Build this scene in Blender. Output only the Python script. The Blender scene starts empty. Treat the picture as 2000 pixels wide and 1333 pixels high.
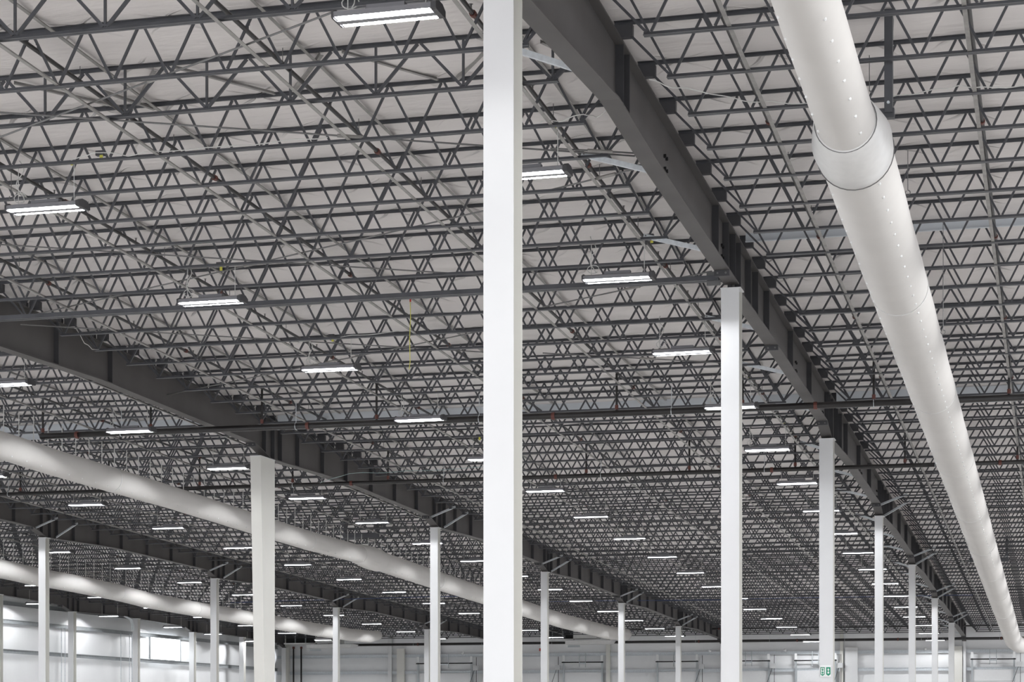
import bpy, math, random
import numpy as np
from mathutils import Vector, Matrix
random.seed(7); RNG = np.random.default_rng(7)

# ------------------------------------------------------------------ camera, world, exposure
FPX, HOR, VX, EYE = 4010.0, 1415.0, 2067.0, 1.65
TH = math.atan((VX - 1000.0) / FPX); CT, ST = math.cos(TH), math.sin(TH)
scn = bpy.context.scene
cam_d = bpy.data.cameras.new('camera'); cam = bpy.data.objects.new('camera', cam_d)
scn.collection.objects.link(cam); scn.camera = cam
cam.location = (0, 0, EYE); cam.rotation_euler = (math.pi / 2, 0, TH)
cam_d.sensor_width = 36.0; cam_d.lens = FPX / 2000.0 * 36.0
cam_d.shift_y = (HOR - 666.5) / 2000.0
cam_d.clip_start = 0.1; cam_d.clip_end = 400
world = bpy.data.worlds.new('ambient_fill'); scn.world = world; world.use_nodes = True
bg = world.node_tree.nodes['Background']; bg.inputs[0].default_value = (0.93, 0.95, 1.0, 1); bg.inputs[1].default_value = 2.5  # even white fill added to brighten the hall, enters by the unbuilt sides
scn.view_settings.view_transform = 'Standard'; scn.view_settings.look = 'None'
scn.view_settings.gamma = 1.0; scn.view_settings.use_curve_mapping = False
scn.view_settings.exposure = 0.0
scn.cycles.use_denoising = True
scn.cycles.sample_clamp_indirect = 8.0
LAMP = 96.0                       # radiance of the lamp strips

ROOT = scn.collection
# ------------------------------------------------------------------ geometry of the hall (metres)
BAY = 15.24; S0 = 20.31; RIDGE = S0; JS = 1.524; FAR = S0 + 7 * BAY
PA, PB, PC, PD = -5.50, -20.24, -34.73, -49.30
WALL_P = -50.3; WALL_S = FAR + 0.7
HTOP = 9.420 - 0.0265 * RIDGE
def hg(s): return EYE + HTOP - 0.0265 * abs(s - RIDGE)      # top of the girders
def col_s(k): return S0 + k * BAY
def at(px, py, P=None, dz=None):
    """point of the place on plane x=P, or dz above the girder tops, seen at a pixel"""
    t = (px - 1000.0) / FPX; v = (HOR - py) / FPX
    d = Vector((t * CT - ST, CT + t * ST, v))
    if P is not None: k = P / d.x; return Vector((0, 0, EYE)) + d * k
    k = 30.0
    for _ in range(60):
        s = d.y * k; k = (hg(s) + dz - EYE) / d.z
    return Vector((0, 0, EYE)) + d * k
def s_at(px, P): return at(px, 1000, P=P).y
def proj(p):
    X = p[0] * CT + p[1] * ST; Z = p[1] * CT - p[0] * ST
    return 1000 + FPX * X / Z, HOR - FPX * (p[2] - EYE) / Z, Z

# ------------------------------------------------------------------ materials
def mat(name, col, rough=0.5, metal=0.0, noise=0.0, nscale=8.0, bump=0.0, bscale=20.0, stretch=(1, 1, 1), emit=None, spec=0.5, col2=None):
    m = bpy.data.materials.new(name); m.use_nodes = True; nt = m.node_tree; b = nt.nodes['Principled BSDF']
    b.inputs['Base Color'].default_value = (*col, 1); b.inputs['Roughness'].default_value = rough; b.inputs['Metallic'].default_value = metal
    b.inputs['Specular IOR Level'].default_value = spec
    if noise or bump:
        tc = nt.nodes.new('ShaderNodeTexCoord'); mp = nt.nodes.new('ShaderNodeMapping'); mp.inputs['Scale'].default_value = stretch
        nt.links.new(tc.outputs['Object'], mp.inputs['Vector'])
    if noise:
        n = nt.nodes.new('ShaderNodeTexNoise'); n.inputs['Scale'].default_value = nscale; n.inputs['Detail'].default_value = 6
        nt.links.new(mp.outputs[0], n.inputs['Vector'])
        r = nt.nodes.new('ShaderNodeValToRGB'); nt.links.new(n.outputs['Fac'], r.inputs[0])
        c2 = col2 or tuple(c * (1 - noise) for c in col)
        r.color_ramp.elements[0].position = 0.35; r.color_ramp.elements[1].position = 0.65
        r.color_ramp.elements[0].color = (*c2, 1); r.color_ramp.elements[1].color = (*col, 1)
        nt.links.new(r.outputs[0], b.inputs['Base Color'])
    if bump:
        n = nt.nodes.new('ShaderNodeTexNoise'); n.inputs['Scale'].default_value = bscale; n.inputs['Detail'].default_value = 5
        nt.links.new(mp.outputs[0], n.inputs['Vector'])
        bp = nt.nodes.new('ShaderNodeBump'); bp.inputs['Strength'].default_value = bump; bp.inputs['Distance'].default_value = 0.05
        nt.links.new(n.outputs['Fac'], bp.inputs['Height']); nt.links.new(bp.outputs[0], b.inputs['Normal'])
    if emit:
        b.inputs['Emission Color'].default_value = (*emit[0], 1); b.inputs['Emission Strength'].default_value = emit[1]
    return m
M = {}
M['joist'] = mat('joist_primer', (0.078, 0.081, 0.091), 0.45, noise=0.25, nscale=3)
M['girder'] = mat('girder_primer', (0.088, 0.083, 0.081), 0.6, noise=0.18, nscale=1.2)
M['stiff'] = mat('stiffener_primer', (0.06, 0.06, 0.066), 0.6, noise=0.2, nscale=2)
M['column'] = mat('column_white_paint', (0.73, 0.74, 0.75), 0.45, noise=0.03, nscale=1.5)
M['column_warm'] = mat('column_warm_white', (0.70, 0.695, 0.655), 0.5, noise=0.03, nscale=1.5)  # warmer, dimmer white; carries painted-in shade on back flanges and webs
M['vinyl'] = mat('white_vinyl_insulation', (0.80, 0.765, 0.75), 0.33, noise=0.05, nscale=0.7, bump=0.5, bscale=2.6, stretch=(0.6, 2.2, 1), spec=0.4)
M['wallvinyl'] = mat('white_wall_insulation', (0.84, 0.85, 0.86), 0.4, noise=0.03, nscale=0.8, bump=0.4, bscale=1.5, stretch=(1, 1, 0.4))
M['fabric'] = mat('duct_fabric', (0.66, 0.645, 0.625), 0.8, noise=0.04, nscale=1.2, bump=0.12, bscale=3)
M['sheet'] = mat('duct_sheet_metal', (0.72, 0.72, 0.71), 0.4, metal=0.1, noise=0.05)
M['galv'] = mat('galvanised_steel', (0.68, 0.72, 0.75), 0.4, metal=0.15, noise=0.15, nscale=14)
M['bridge'] = mat('bridging_steel', (0.34, 0.33, 0.315), 0.5, metal=0.1, noise=0.30, nscale=5)
M['rod'] = mat('rod_steel', (0.16, 0.16, 0.16), 0.5, metal=0.2)
M['pipe'] = mat('black_pipe', (0.022, 0.02, 0.02), 0.4, noise=0.3, nscale=4)
M['red'] = mat('red_coupling', (0.13, 0.04, 0.03), 0.5)
M['housing'] = mat('lamp_housing', (0.20, 0.20, 0.215), 0.5)
M['endcap'] = mat('lamp_end_cap', (0.05, 0.05, 0.055), 0.5)
M['led'] = mat('led_strip', (0.9, 0.9, 0.9), 0.5, emit=((0.97, 0.98, 1.0), LAMP))
M['cable'] = mat('white_cable', (0.62, 0.62, 0.60), 0.5)
M['yellow'] = mat('yellow_tag', (0.70, 0.68, 0.10), 0.5)
M['floor'] = mat('pale_concrete', (0.60, 0.59, 0.575), 0.35, noise=0.08, nscale=0.4)
M['door'] = mat('dock_door_white', (0.74, 0.75, 0.76), 0.45, noise=0.03)
M['track'] = mat('dock_door_track', (0.42, 0.45, 0.47), 0.4, metal=0.2)
M['dark'] = mat('dark_void', (0.008, 0.008, 0.009), 0.8)
M['box'] = mat('pale_box', (0.6, 0.61, 0.62), 0.5)
M['green'] = mat('sign_green', (0.0, 0.25, 0.13), 0.5)
M['signwhite'] = mat('sign_white', (0.85, 0.86, 0.86), 0.5)
M['exitred'] = mat('sign_red', (0.5, 0.03, 0.02), 0.5)
M['window'] = mat('daylit_pane', (0.9, 0.92, 0.95), 0.2, emit=((0.95, 0.98, 1.0), 3.0))
M['strip'] = mat('pale_strip_metal', (0.62, 0.66, 0.70), 0.35)
M['girt'] = mat('grey_girt_steel', (0.30, 0.32, 0.33), 0.4, metal=0.1, noise=0.15)
M['blue'] = mat('blue_cable', (0.05, 0.08, 0.2), 0.5)
M['tealwire'] = mat('pale_teal_wire', (0.35, 0.48, 0.48), 0.5)

def led_profile(nt, em_in, strength):
    # reflector cut-off of the lamps: full output to about 70 degrees from straight down, little beyond 80 across the lamp
    g = nt.nodes.new('ShaderNodeNewGeometry'); sp = nt.nodes.new('ShaderNodeSeparateXYZ'); nt.links.new(g.outputs['Incoming'], sp.inputs[0])
    def mth(op, a, b=None):
        m = nt.nodes.new('ShaderNodeMath'); m.operation = op
        for i, v in enumerate((a, b)):
            if v is None: continue
            if isinstance(v, (int, float)): m.inputs[i].default_value = v
            else: nt.links.new(v, m.inputs[i])
        return m.outputs[0]
    ay = mth('ABSOLUTE', sp.outputs['Y']); az = mth('MAXIMUM', mth('ABSOLUTE', sp.outputs['Z']), 0.001)
    r = nt.nodes.new('ShaderNodeMapRange'); r.interpolation_type = 'SMOOTHSTEP'
    nt.links.new(mth('DIVIDE', ay, az), r.inputs['Value'])
    for k, v in (('From Min', 2.6), ('From Max', 5.0), ('To Min', strength), ('To Max', strength * .03)): r.inputs[k].default_value = v
    side_boost = mth('MINIMUM', mth('DIVIDE', 1.0, az), 5.0)          # bat: added to throw more light sideways onto ducts and walls
    nt.links.new(mth('MULTIPLY', r.outputs['Result'], side_boost), em_in)
_nt = M['led'].node_tree; led_profile(_nt, _nt.nodes['Principled BSDF'].inputs['Emission Strength'], LAMP)
M['led'].cycles.emission_sampling = 'FRONT'
def lamp_light(P, s):
    ld = bpy.data.lights.get('ceiling_lamp_light')
    if ld is None:
        ld = bpy.data.lights.new('ceiling_lamp_light', 'AREA'); ld.shape = 'RECTANGLE'; ld.size = 1.1; ld.size_y = .3; ld.energy = LAMP * .2 * math.pi
        ld.use_nodes = True; led_profile(ld.node_tree, ld.node_tree.nodes['Emission'].inputs['Strength'], 1.0)
    lo = bpy.data.objects.new('ceiling_lamp_light', ld); ROOT.objects.link(lo); lo.location = (P, s, hg(s) - 1.13)

# ------------------------------------------------------------------ mesh helpers
class MB:
    def __init__(s): s.v = []; s.f = []; s.sm = False
    def add(s, vs, fs):
        n = len(s.v); s.v += [tuple(v) for v in vs]; s.f += [tuple(i + n for i in f) for f in fs]; return s
    def box(s, x0, x1, y0, y1, z0, z1):
        return s.add([(x0,y0,z0),(x1,y0,z0),(x1,y1,z0),(x0,y1,z0),(x0,y0,z1),(x1,y0,z1),(x1,y1,z1),(x0,y1,z1)],
                     [(0,3,2,1),(4,5,6,7),(0,1,5,4),(1,2,6,5),(2,3,7,6),(3,0,4,7)])
    def bar(s, a, b, w, h=None, up=(0, 0, 1)):
        a = Vector(a); b = Vector(b); h = h or w; d = (b - a).normalized(); u = Vector(up)
        if abs(d.dot(u)) > 0.98: u = Vector((0, 1, 0))
        x = d.cross(u).normalized() * (w / 2); z = x.cross(d).normalized() * (h / 2)
        vs = [a - x - z, a + x - z, a + x + z, a - x + z, b - x - z, b + x - z, b + x + z, b - x + z]
        return s.add(vs, [(0,1,2,3),(4,7,6,5),(0,4,5,1),(1,5,6,2),(2,6,7,3),(3,7,4,0)])
    def tube(s, pts, r, n=8, cap=True):
        pts = [Vector(p) for p in pts]; rs = r if isinstance(r, (list, tuple)) else [r] * len(pts); base = len(s.v)
        for i, p in enumerate(pts):
            d = (pts[min(i + 1, len(pts) - 1)] - pts[max(i - 1, 0)]).normalized()
            u = Vector((0, 0, 1)) if abs(d.z) < 0.9 else Vector((0, 1, 0))
            x = d.cross(u).normalized(); z = x.cross(d).normalized()
            for k in range(n):
                a = 2 * math.pi * k / n; s.v.append(tuple(p + x * math.cos(a) * rs[i] + z * math.sin(a) * rs[i]))
        for i in range(len(pts) - 1):
            for k in range(n):
                k2 = (k + 1) % n; s.f.append((base + i*n + k, base + i*n + k2, base + (i+1)*n + k2, base + (i+1)*n + k))
        if cap:
            s.f.append(tuple(base + k for k in range(n))[::-1]); s.f.append(tuple(base + (len(pts)-1)*n + k for k in range(n)))
        return s
    def extr(s, prof, axis, a, b):
        """profile of (u,v) pairs extruded along 'x' (u=y) or 'y' (u=x)"""
        n = len(prof); mk = (lambda t, u, v: (t, u, v)) if axis == 'x' else (lambda t, u, v: (u, t, v))
        vs = [mk(a, u, v) for u, v in prof] + [mk(b, u, v) for u, v in prof]
        return s.add(vs, [tuple(range(n)), tuple(range(2*n - 1, n - 1, -1))] + [(i, (i+1) % n, n + (i+1) % n, n + i) for i in range(n)])
    def mesh(s, name, m, smooth=False):
        me = bpy.data.meshes.new(name); me.from_pydata(s.v, [], s.f); me.materials.append(m)
        if smooth: me.shade_smooth()
        me.validate(); return me
def obj(name, mb, m, parent=None, smooth=False, loc=(0, 0, 0), rot=None):
    me = mb.mesh(name, m, smooth) if isinstance(mb, MB) else mb
    o = bpy.data.objects.new(name, me); ROOT.objects.link(o); o.parent = parent; o.location = loc
    if rot: o.rotation_euler = rot
    return o
def tag(o, label=None, cat=None, group=None, kind=None):
    if label: o['label'] = label
    if cat: o['category'] = cat
    if group: o['group'] = group
    if kind: o['kind'] = kind
    return o
def thing(name, loc, label, cat, group=None, rot=None):
    o = bpy.data.objects.new(name, None); ROOT.objects.link(o); o.location = loc; o.empty_display_size = 0.2
    if rot: o.rotation_euler = rot
    return tag(o, label, cat, group)
def struct(name, mb, m, smooth=False, parent=None):
    o = obj(name, mb, m, parent, smooth)
    if parent is None: o['kind'] = 'structure'
    return o
ORD = ['first','second','third','fourth','fifth','sixth','seventh','eighth','ninth','tenth','eleventh','twelfth','thirteenth','fourteenth','fifteenth','sixteenth','seventeenth','eighteenth','nineteenth','twentieth']

# ------------------------------------------------------------------ shell: floor, ceiling, walls
struct('floor', MB().box(-52, 26, -12, 132, -0.3, 0), M['floor'])
def vnoise(x, y, seed):
    xi = np.floor(x).astype(int); yi = np.floor(y).astype(int); fx = x - xi; fy = y - yi
    fx = fx*fx*(3 - 2*fx); fy = fy*fy*(3 - 2*fy); tab = np.random.default_rng(seed).random((256, 256)) - 0.5
    g = lambda a, b: tab[a % 256, b % 256]
    return g(xi, yi)*(1-fx)*(1-fy) + g(xi+1, yi)*fx*(1-fy) + g(xi, yi+1)*(1-fx)*fy + g(xi+1, yi+1)*fx*fy
def grid_mesh(name, X, Y, Z, m):
    nx, ny = X.shape; co = np.stack([X, Y, Z], -1).reshape(-1, 3).astype(np.float32)
    i = np.arange(nx - 1)[:, None] * ny + np.arange(ny - 1)[None, :]
    q = np.stack([i, i + ny, i + ny + 1, i + 1], -1).reshape(-1, 4)
    me = bpy.data.meshes.new(name); me.vertices.add(len(co)); me.vertices.foreach_set('co', co.ravel())
    me.loops.add(q.size); me.loops.foreach_set('vertex_index', q.ravel().astype(np.int32))
    me.polygons.add(len(q)); me.polygons.foreach_set('loop_start', (np.arange(len(q)) * 4).astype(np.int32))
    me.update(); me.validate(); me.materials.append(m); me.shade_smooth(); return me
JOFF = S0 + JS / 2
TOPC = 0.215                                            # joist top above the girder top
ps = np.concatenate([np.arange(-51.3, 1.0, 0.2), np.arange(1.0, 26.1, 1.5)])
n0 = int((-14 - JOFF) / JS); n1 = int((WALL_S + 1 - JOFF) / JS)
ss = JOFF + JS * (n0 + np.arange((n1 - n0) * 10 + 1) / 10.0)
Pg, Sg = np.meshgrid(ps, ss, indexing='ij')
ph = ((Sg - JOFF) / JS) % 1.0
sag = np.sin(np.pi * ph) ** 0.7
top = EYE + HTOP - 0.0265 * np.abs(Sg - RIDGE) + TOPC
amp = 0.065 + 0.07 * vnoise(Pg * 0.35 + 9, np.floor((Sg - JOFF) / JS) * 3.7, 3)
edge = np.exp(-np.minimum(ph, 1 - ph) * 7)
Z = top + 0.012 - amp * sag + 0.040 * vnoise(Pg * 0.9, Sg * 3.1, 5) * sag + 0.085 * edge * sag * vnoise(Pg * 3.2 + Sg * 2.0, Sg * 2.2 - Pg, 6) + 0.02*vnoise(Pg*1.7+40, Sg*0.9, 8)*sag
def creases(m):
    nt = m.node_tree; b = nt.nodes['Principled BSDF']; old = b.inputs['Normal'].links[0].from_node
    tc = nt.nodes.new('ShaderNodeTexCoord'); nz = nt.nodes.new('ShaderNodeTexNoise'); nz.inputs['Scale'].default_value = 1.3; nt.links.new(tc.outputs['Object'], nz.inputs['Vector'])
    sp = nt.nodes.new('ShaderNodeSeparateXYZ'); nt.links.new(tc.outputs['Object'], sp.inputs[0])
    def mth(op, *a):
        n = nt.nodes.new('ShaderNodeMath'); n.operation = op
        for i, v in enumerate(a):
            if isinstance(v, (int, float)): n.inputs[i].default_value = v
            else: nt.links.new(v, n.inputs[i])
        return n.outputs[0]
    wob = mth('MULTIPLY', mth('SUBTRACT', nz.outputs['Fac'], .5), .45)
    u = mth('PINGPONG', mth('ADD', sp.outputs['X'], wob), .61); v = mth('PINGPONG', mth('SUBTRACT', sp.outputs['Y'], JOFF - 80 * JS), JS / 2)
    dist = mth('ABSOLUTE', mth('SUBTRACT', u, mth('MULTIPLY', v, 1.1)))
    r = nt.nodes.new('ShaderNodeMapRange'); r.interpolation_type = 'SMOOTHSTEP'; nt.links.new(dist, r.inputs['Value'])
    for k, q in (('From Min', 0.0), ('From Max', .055), ('To Min', 1.0), ('To Max', 0.0)): r.inputs[k].default_value = q
    f = nt.nodes.new('ShaderNodeMapRange'); nt.links.new(v, f.inputs['Value'])
    for k, q in (('From Min', 0.05), ('From Max', .42), ('To Min', 1.0), ('To Max', 0.0)): f.inputs[k].default_value = q
    n2 = nt.nodes.new('ShaderNodeTexNoise'); n2.inputs['Scale'].default_value = .9; nt.links.new(tc.outputs['Object'], n2.inputs['Vector'])
    amt = nt.nodes.new('ShaderNodeMapRange'); nt.links.new(n2.outputs['Fac'], amt.inputs['Value'])
    for k, q in (('From Min', 0.40), ('From Max', .6), ('To Min', 0.1), ('To Max', 1.0)): amt.inputs[k].default_value = q
    h = mth('MULTIPLY', mth('MULTIPLY', r.outputs[0], f.outputs[0]), amt.outputs[0])
    bp = nt.nodes.new('ShaderNodeBump'); bp.inputs['Strength'].default_value = 1.0; bp.inputs['Distance'].default_value = .08
    nt.links.new(h, bp.inputs['Height']); nt.links.new(old.outputs[0], bp.inputs['Normal']); nt.links.new(bp.outputs[0], b.inputs['Normal'])
creases(M['vinyl'])
ceil = bpy.data.objects.new('ceiling', grid_mesh('ceiling', Pg, Sg, Z, M['vinyl'])); ROOT.objects.link(ceil); ceil['kind'] = 'structure'

def pillow_wall(name, horiz, fixed, a, b, rows, m):
    """insulation sheet pillowed between girts; horiz 'y' (left wall) or 'x' (far wall)"""
    us = np.arange(a, b + 0.01, 0.2); zs = [0.0]
    for r0, r1 in zip(rows[:-1], rows[1:]): zs += list(np.linspace(r0, r1, 11)[1:])
    zs = np.array(zs); U, Zz = np.meshgrid(us, zs, indexing='ij'); bul = np.zeros_like(Zz)
    for r0, r1 in zip(rows[:-1], rows[1:]):
        mk = (Zz >= r0) & (Zz <= r1); bul[mk] = np.sin(np.pi * (Zz[mk] - r0) / (r1 - r0))
    seam = np.abs(np.sin(np.pi * U / 1.22)) ** 0.3
    off = 0.09 * bul * (0.75 + 0.25 * seam) + 0.03 * vnoise(U * 1.4, Zz * 0.8, 11) + 0.012 * vnoise(U * 5, Zz * 0.7, 12)
    if horiz == 'y': me = grid_mesh(name, fixed + off, U, Zz, m)
    else: me = grid_mesh(name, U, fixed - off, Zz, m)
    o = bpy.data.objects.new(name, me); ROOT.objects.link(o); o['kind'] = 'structure'; return o
LG = [EYE + 0.9, EYE + 3.59, EYE + 5.06, EYE + 5.95]
wl = pillow_wall('wall_left', 'y', WALL_P, 45, WALL_S, [0] + LG + [EYE + 8.4], M['wallvinyl'])
FG = [EYE + 0.6, EYE + 3.35, EYE + 4.42]
wf = pillow_wall('wall_far', 'x', WALL_S, WALL_P, 3.0, [0] + FG + [EYE + 6.4], M['wallvinyl'])
struct('wall_right', MB().box(25.8, 26, -12, 132, 0, 4.0), M['wallvinyl'])
def cee(mb, axis, a, b, c, z, sgn):
    """C girt, web vertical, at depth c; opening to the outside"""
    w, h, t = 0.07, 0.10, 0.006
    u = [(c, z - h), (c + sgn*w, z - h), (c + sgn*w, z - h + 0.02), (c + sgn*t, z - h + t), (c + sgn*t, z + h - t), (c + sgn*w, z + h - 0.02), (c + sgn*w, z + h), (c, z + h)]
    mb.extr(u, axis, a, b)
for i, z in enumerate(LG):
    mb = MB(); cee(mb, 'y', 45, WALL_S - 0.1, WALL_P + 0.24, z, 1)
    o = obj('wall_girt', mb, M['girt'], wl)
for i, z in enumerate(FG):
    mb = MB(); cee(mb, 'x', WALL_P + 0.3, 3.0, WALL_S - 0.24, z, -1)
    o = obj('wall_girt', mb, M['galv'], wf)
# clerestory window in the left wall
wy0, wy1, wz0, wz1 = 107.9, 112.0, EYE + 3.72, EYE + 5.0
wx = WALL_P + 0.22
w = struct('window_1', MB().box(wx - 0.02, wx, wy0, wy1, wz0, wz1), M['window'])
for nm, b in (('window_sill', (wx, wx + 0.06, wy0 - .06, wy1 + .06, wz0 - .09, wz0)), ('window_head', (wx, wx + 0.05, wy0 - .06, wy1 + .06, wz1, wz1 + .07)),
              ('window_jamb', (wx, wx + 0.05, wy0 - .2, wy0, wz0, wz1)), ('window_jamb', (wx, wx + 0.05, wy1, wy1 + .07, wz0, wz1)), ('mullion', (wx + .001, wx + 0.02, (wy0+wy1)/2 - .012, (wy0+wy1)/2 + .012, wz0, wz1))):
    obj(nm, MB().box(*b), M['girt'], w)

# ------------------------------------------------------------------ girders
LINES = {'A': (PA, 'nearest', range(0, 7)), 'B': (PB, 'second', range(1, 7)), 'C': (PC, 'third', range(2, 7)), 'D': (PD, 'wall side', range(3, 7))}
def depth(P, k, f):
    if P == PA and k == 0:
        pts = [(0, 1.28), (0.05, 1.22), (0.34, 0.82), (0.5, 0.86), (1, 0.82)]
    elif P == PA and k == 1: pts = [(0, 0.90), (0.3, 0.82), (0.93, 0.80), (1, 1.05)]
    else: pts = [(0, 1.06), (0.35, 0.84), (0.93, 0.80), (1, 1.05)]
    return float(np.interp(f, [p[0] for p in pts], [p[1] for p in pts]))
DMAX = {}
def girder(line, k):
    P, nm, _ = LINES[line]; s0, s1 = col_s(k), col_s(k + 1)
    if line == 'A' and k == 0: label = 'large dark grey tapered girder rising over the nearest white column'
    else: label = f'dark grey tapered girder of the {nm} line, bay beyond its {ORD[k if line=="A" else k]} column'
    g = thing('steel_girder', (P, s0, hg(s0)), label, 'girder', f'girders of the {nm} line')
    brk = sorted(set([0, .05, .07, .3, .34, .35, .5, .93, 1]))
    T, Bt = [], []
    for f in brk:
        s = s0 + f * BAY; T.append((s - s0, hg(s) - hg(s0))); Bt.append((s - s0, hg(s) - hg(s0) - depth(P, k, f)))
    n = len(brk); tw = 0.008; W = 0.13; tf = 0.022
    mb = MB()
    for sx in (-tw, tw): mb.v += [(sx, *p) for p in T] + [(sx, *p) for p in Bt]
    for i in range(n - 1):
        a = i; mb.f += [(a, a+1, n+a+1, n+a), (2*n+a, 3*n+a, 3*n+a+1, 2*n+a+1)]
    obj('web', mb, M['girder'], g)
    for nmf, L, d in (('top_flange', T, -tf), ('bottom_flange', Bt, tf)):
        mb = MB(); base = 0
        for (y, z) in L: mb.v += [(-W, y, z), (W, y, z), (W, y, z + d), (-W, y, z + d)]
        for i in range(n - 1):
            for q in range(4): mb.f.append((4*i+q, 4*i+(q+1) % 4, 4*i+4+(q+1) % 4, 4*i+4+q))
        mb.f += [(3, 2, 1, 0), tuple(4*(n-1)+q for q in range(4))]
        obj(nmf, mb, M['girder'], g)
    st = [0.02, 0.055, 0.98, 0.25, 0.45, 0.62, 0.8] if line != 'A' else ([0.02, 0.36, 0.385, 0.86, 0.93, 0.98] if k == 0 else [0.02, 0.1, 0.16, 0.26, 0.5, 0.72, 0.96, 0.985])
    if line == 'B' and k == 1: st = [.02, .22, .385, .98]
    elif line in 'BC': st = [.02, .055, .14, .27, .4, .55, .7, .85, .98]
    for f in st:
        s = f * BAY; z1 = hg(s0 + s) - hg(s0) - tf; z0 = hg(s0 + s) - hg(s0) - depth(P, k, f) + tf
        for sx in (-1, 1): obj('stiffener', MB().box(min(sx*tw, sx*(W-.012)), max(sx*tw, sx*(W-.012)), s - .007, s + .007, z0, z1), M['stiff'], g)
    for f in (0.93,) + ((0.34,) if (line == 'A' and k == 1) else ()):
        s = f * BAY; z = hg(s0 + s) - hg(s0) - depth(P, k, f)
        mb = MB().box(-W*1.0, W*1.0, s - .03, s + .03, z - .10, z - .001)
        o = obj('splice_plate', mb, M['stiff'], g)
        for q in (-.07, .07): obj('bolt', MB().tube([(q, s - .05, z - .05), (q, s - .03, z - .05)], .018, 6), M['rod'], o)
    # flange brace clip holes: small bolt clusters on the web
    for f in (0.58, 0.92):
        for q in range(4):
            s = f * BAY + (q % 2) * .14; z = hg(s0+s) - hg(s0) - depth(P, k, f) * .75 + (q // 2) * .18
            if line == 'A' and k < 3: obj('bolt', MB().tube([(tw, s, z), (tw + .035, s, z)], .028, 6), M['dark'], g)
    return g
for ln in LINES:
    for k in LINES[ln][2]:
        girder(ln, k)

# ------------------------------------------------------------------ columns
def column(name, P, s, ztop, w, d, label, group, deep=None, m='column', lean=0.0):
    c = thing(name, (P, s, 0), label, 'column', group)
    tf = 0.018
    if deep:
        d0, d1 = deep                                                # depth at foot, at top; back face stays near-vertical
        b = d / 2
        def tap(x0, x1, f0, f1):
            vs = []
            for z, dd in ((0, d0), (ztop - .02, d1)):
                y1 = b; y0 = b - dd; A = y0 + (y1 - y0) * f0; B = y0 + (y1 - y0) * f1
                vs += [(x0, A, z), (x1, A, z), (x1, B, z), (x0, B, z)]
            return MB().add(vs, [(3,2,1,0),(4,5,6,7),(0,1,5,4),(1,2,6,5),(2,3,7,6),(3,0,4,7)])
        obj('shaft', tap(-w/2, w/2, 0, 1), M['column_warm'], c)
        obj('cap_plate', MB().box(-w/2 - .01, w/2 + .01, b - d1 - .01, b + .01, ztop - .02, ztop), M[m], c)
    else:
        obj('flange', MB().box(-w/2, w/2, -d/2, -d/2 + tf, 0, ztop - .02), M[m], c)
        obj('flange', MB().box(-w/2, w/2, d/2 - tf, d/2, 0, ztop - .02), M['column_warm'], c)  # back flange and web: shade put into the colour by the warmer white
        obj('web', MB().box(-.008, .008, -d/2 + tf, d/2 - tf, 0, ztop - .02), M['column_warm'], c)
        obj('cap_plate', MB().box(-w/2 - .012, w/2 + .03, -d/2 - .012, d/2 + .02, ztop - .02, ztop), M[m], c)
        obj('base_plate', MB().box(-w/2 - .06, w/2 + .06, -d/2 - .06, d/2 + .06, 0, .025), M['galv'], c)
    return c
WID = {('A',0): .315, ('A',1): .315, ('A',2): .34, ('A',3): .25, ('A',4): .25, ('A',5): .27, ('A',6): .30}
for ln in 'ABC':
    P, nm, rg = LINES[ln]
    for k in range(rg[0], 7):
        s = col_s(k); kk = k - 1 if (k == 6 or k > 0) else 0
        zt = hg(s) - max(depth(P, k, 0) if k < 7 else 1.05, depth(P, k - 1, 1) if k > rg[0] else 0) - .005
        wd = WID.get((ln, k), .27)
        label = f'white steel column, {ORD[k-(0 if ln=="A" else 1)]} of the row under the {nm} girder line' if not (ln == 'A' and k == 0) else 'large nearest white steel column in the middle of the hall'
        if ln == 'B' and k == 2:
            column('steel_column', P, s, zt, .29, .50, 'deep tapered cream and white column under the second girder line', 'white columns', deep=(.60, 1.0))
        else: column('steel_column', P, s, zt, wd, .36 if ln == 'A' else .30, label, 'white columns')
for i in range(4, 8):
    for half in (0, .5):
        k = i + half
        if k < 4 or k > 7: continue
        s = col_s(k) - (0.4 if k == 7 else 0); kb = min(int(k), 6)
        zt = hg(s) - depth(PD, kb, k - int(k)) - .006
        if half == 0: zt = hg(s) - 1.065
        j = int(round((k - 4) * 2))
        column('wall_column', PD + .15, s, zt, .30, .34, f'white wall column along the left wall, {ORD[j]} from the camera', 'left wall columns')

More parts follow.
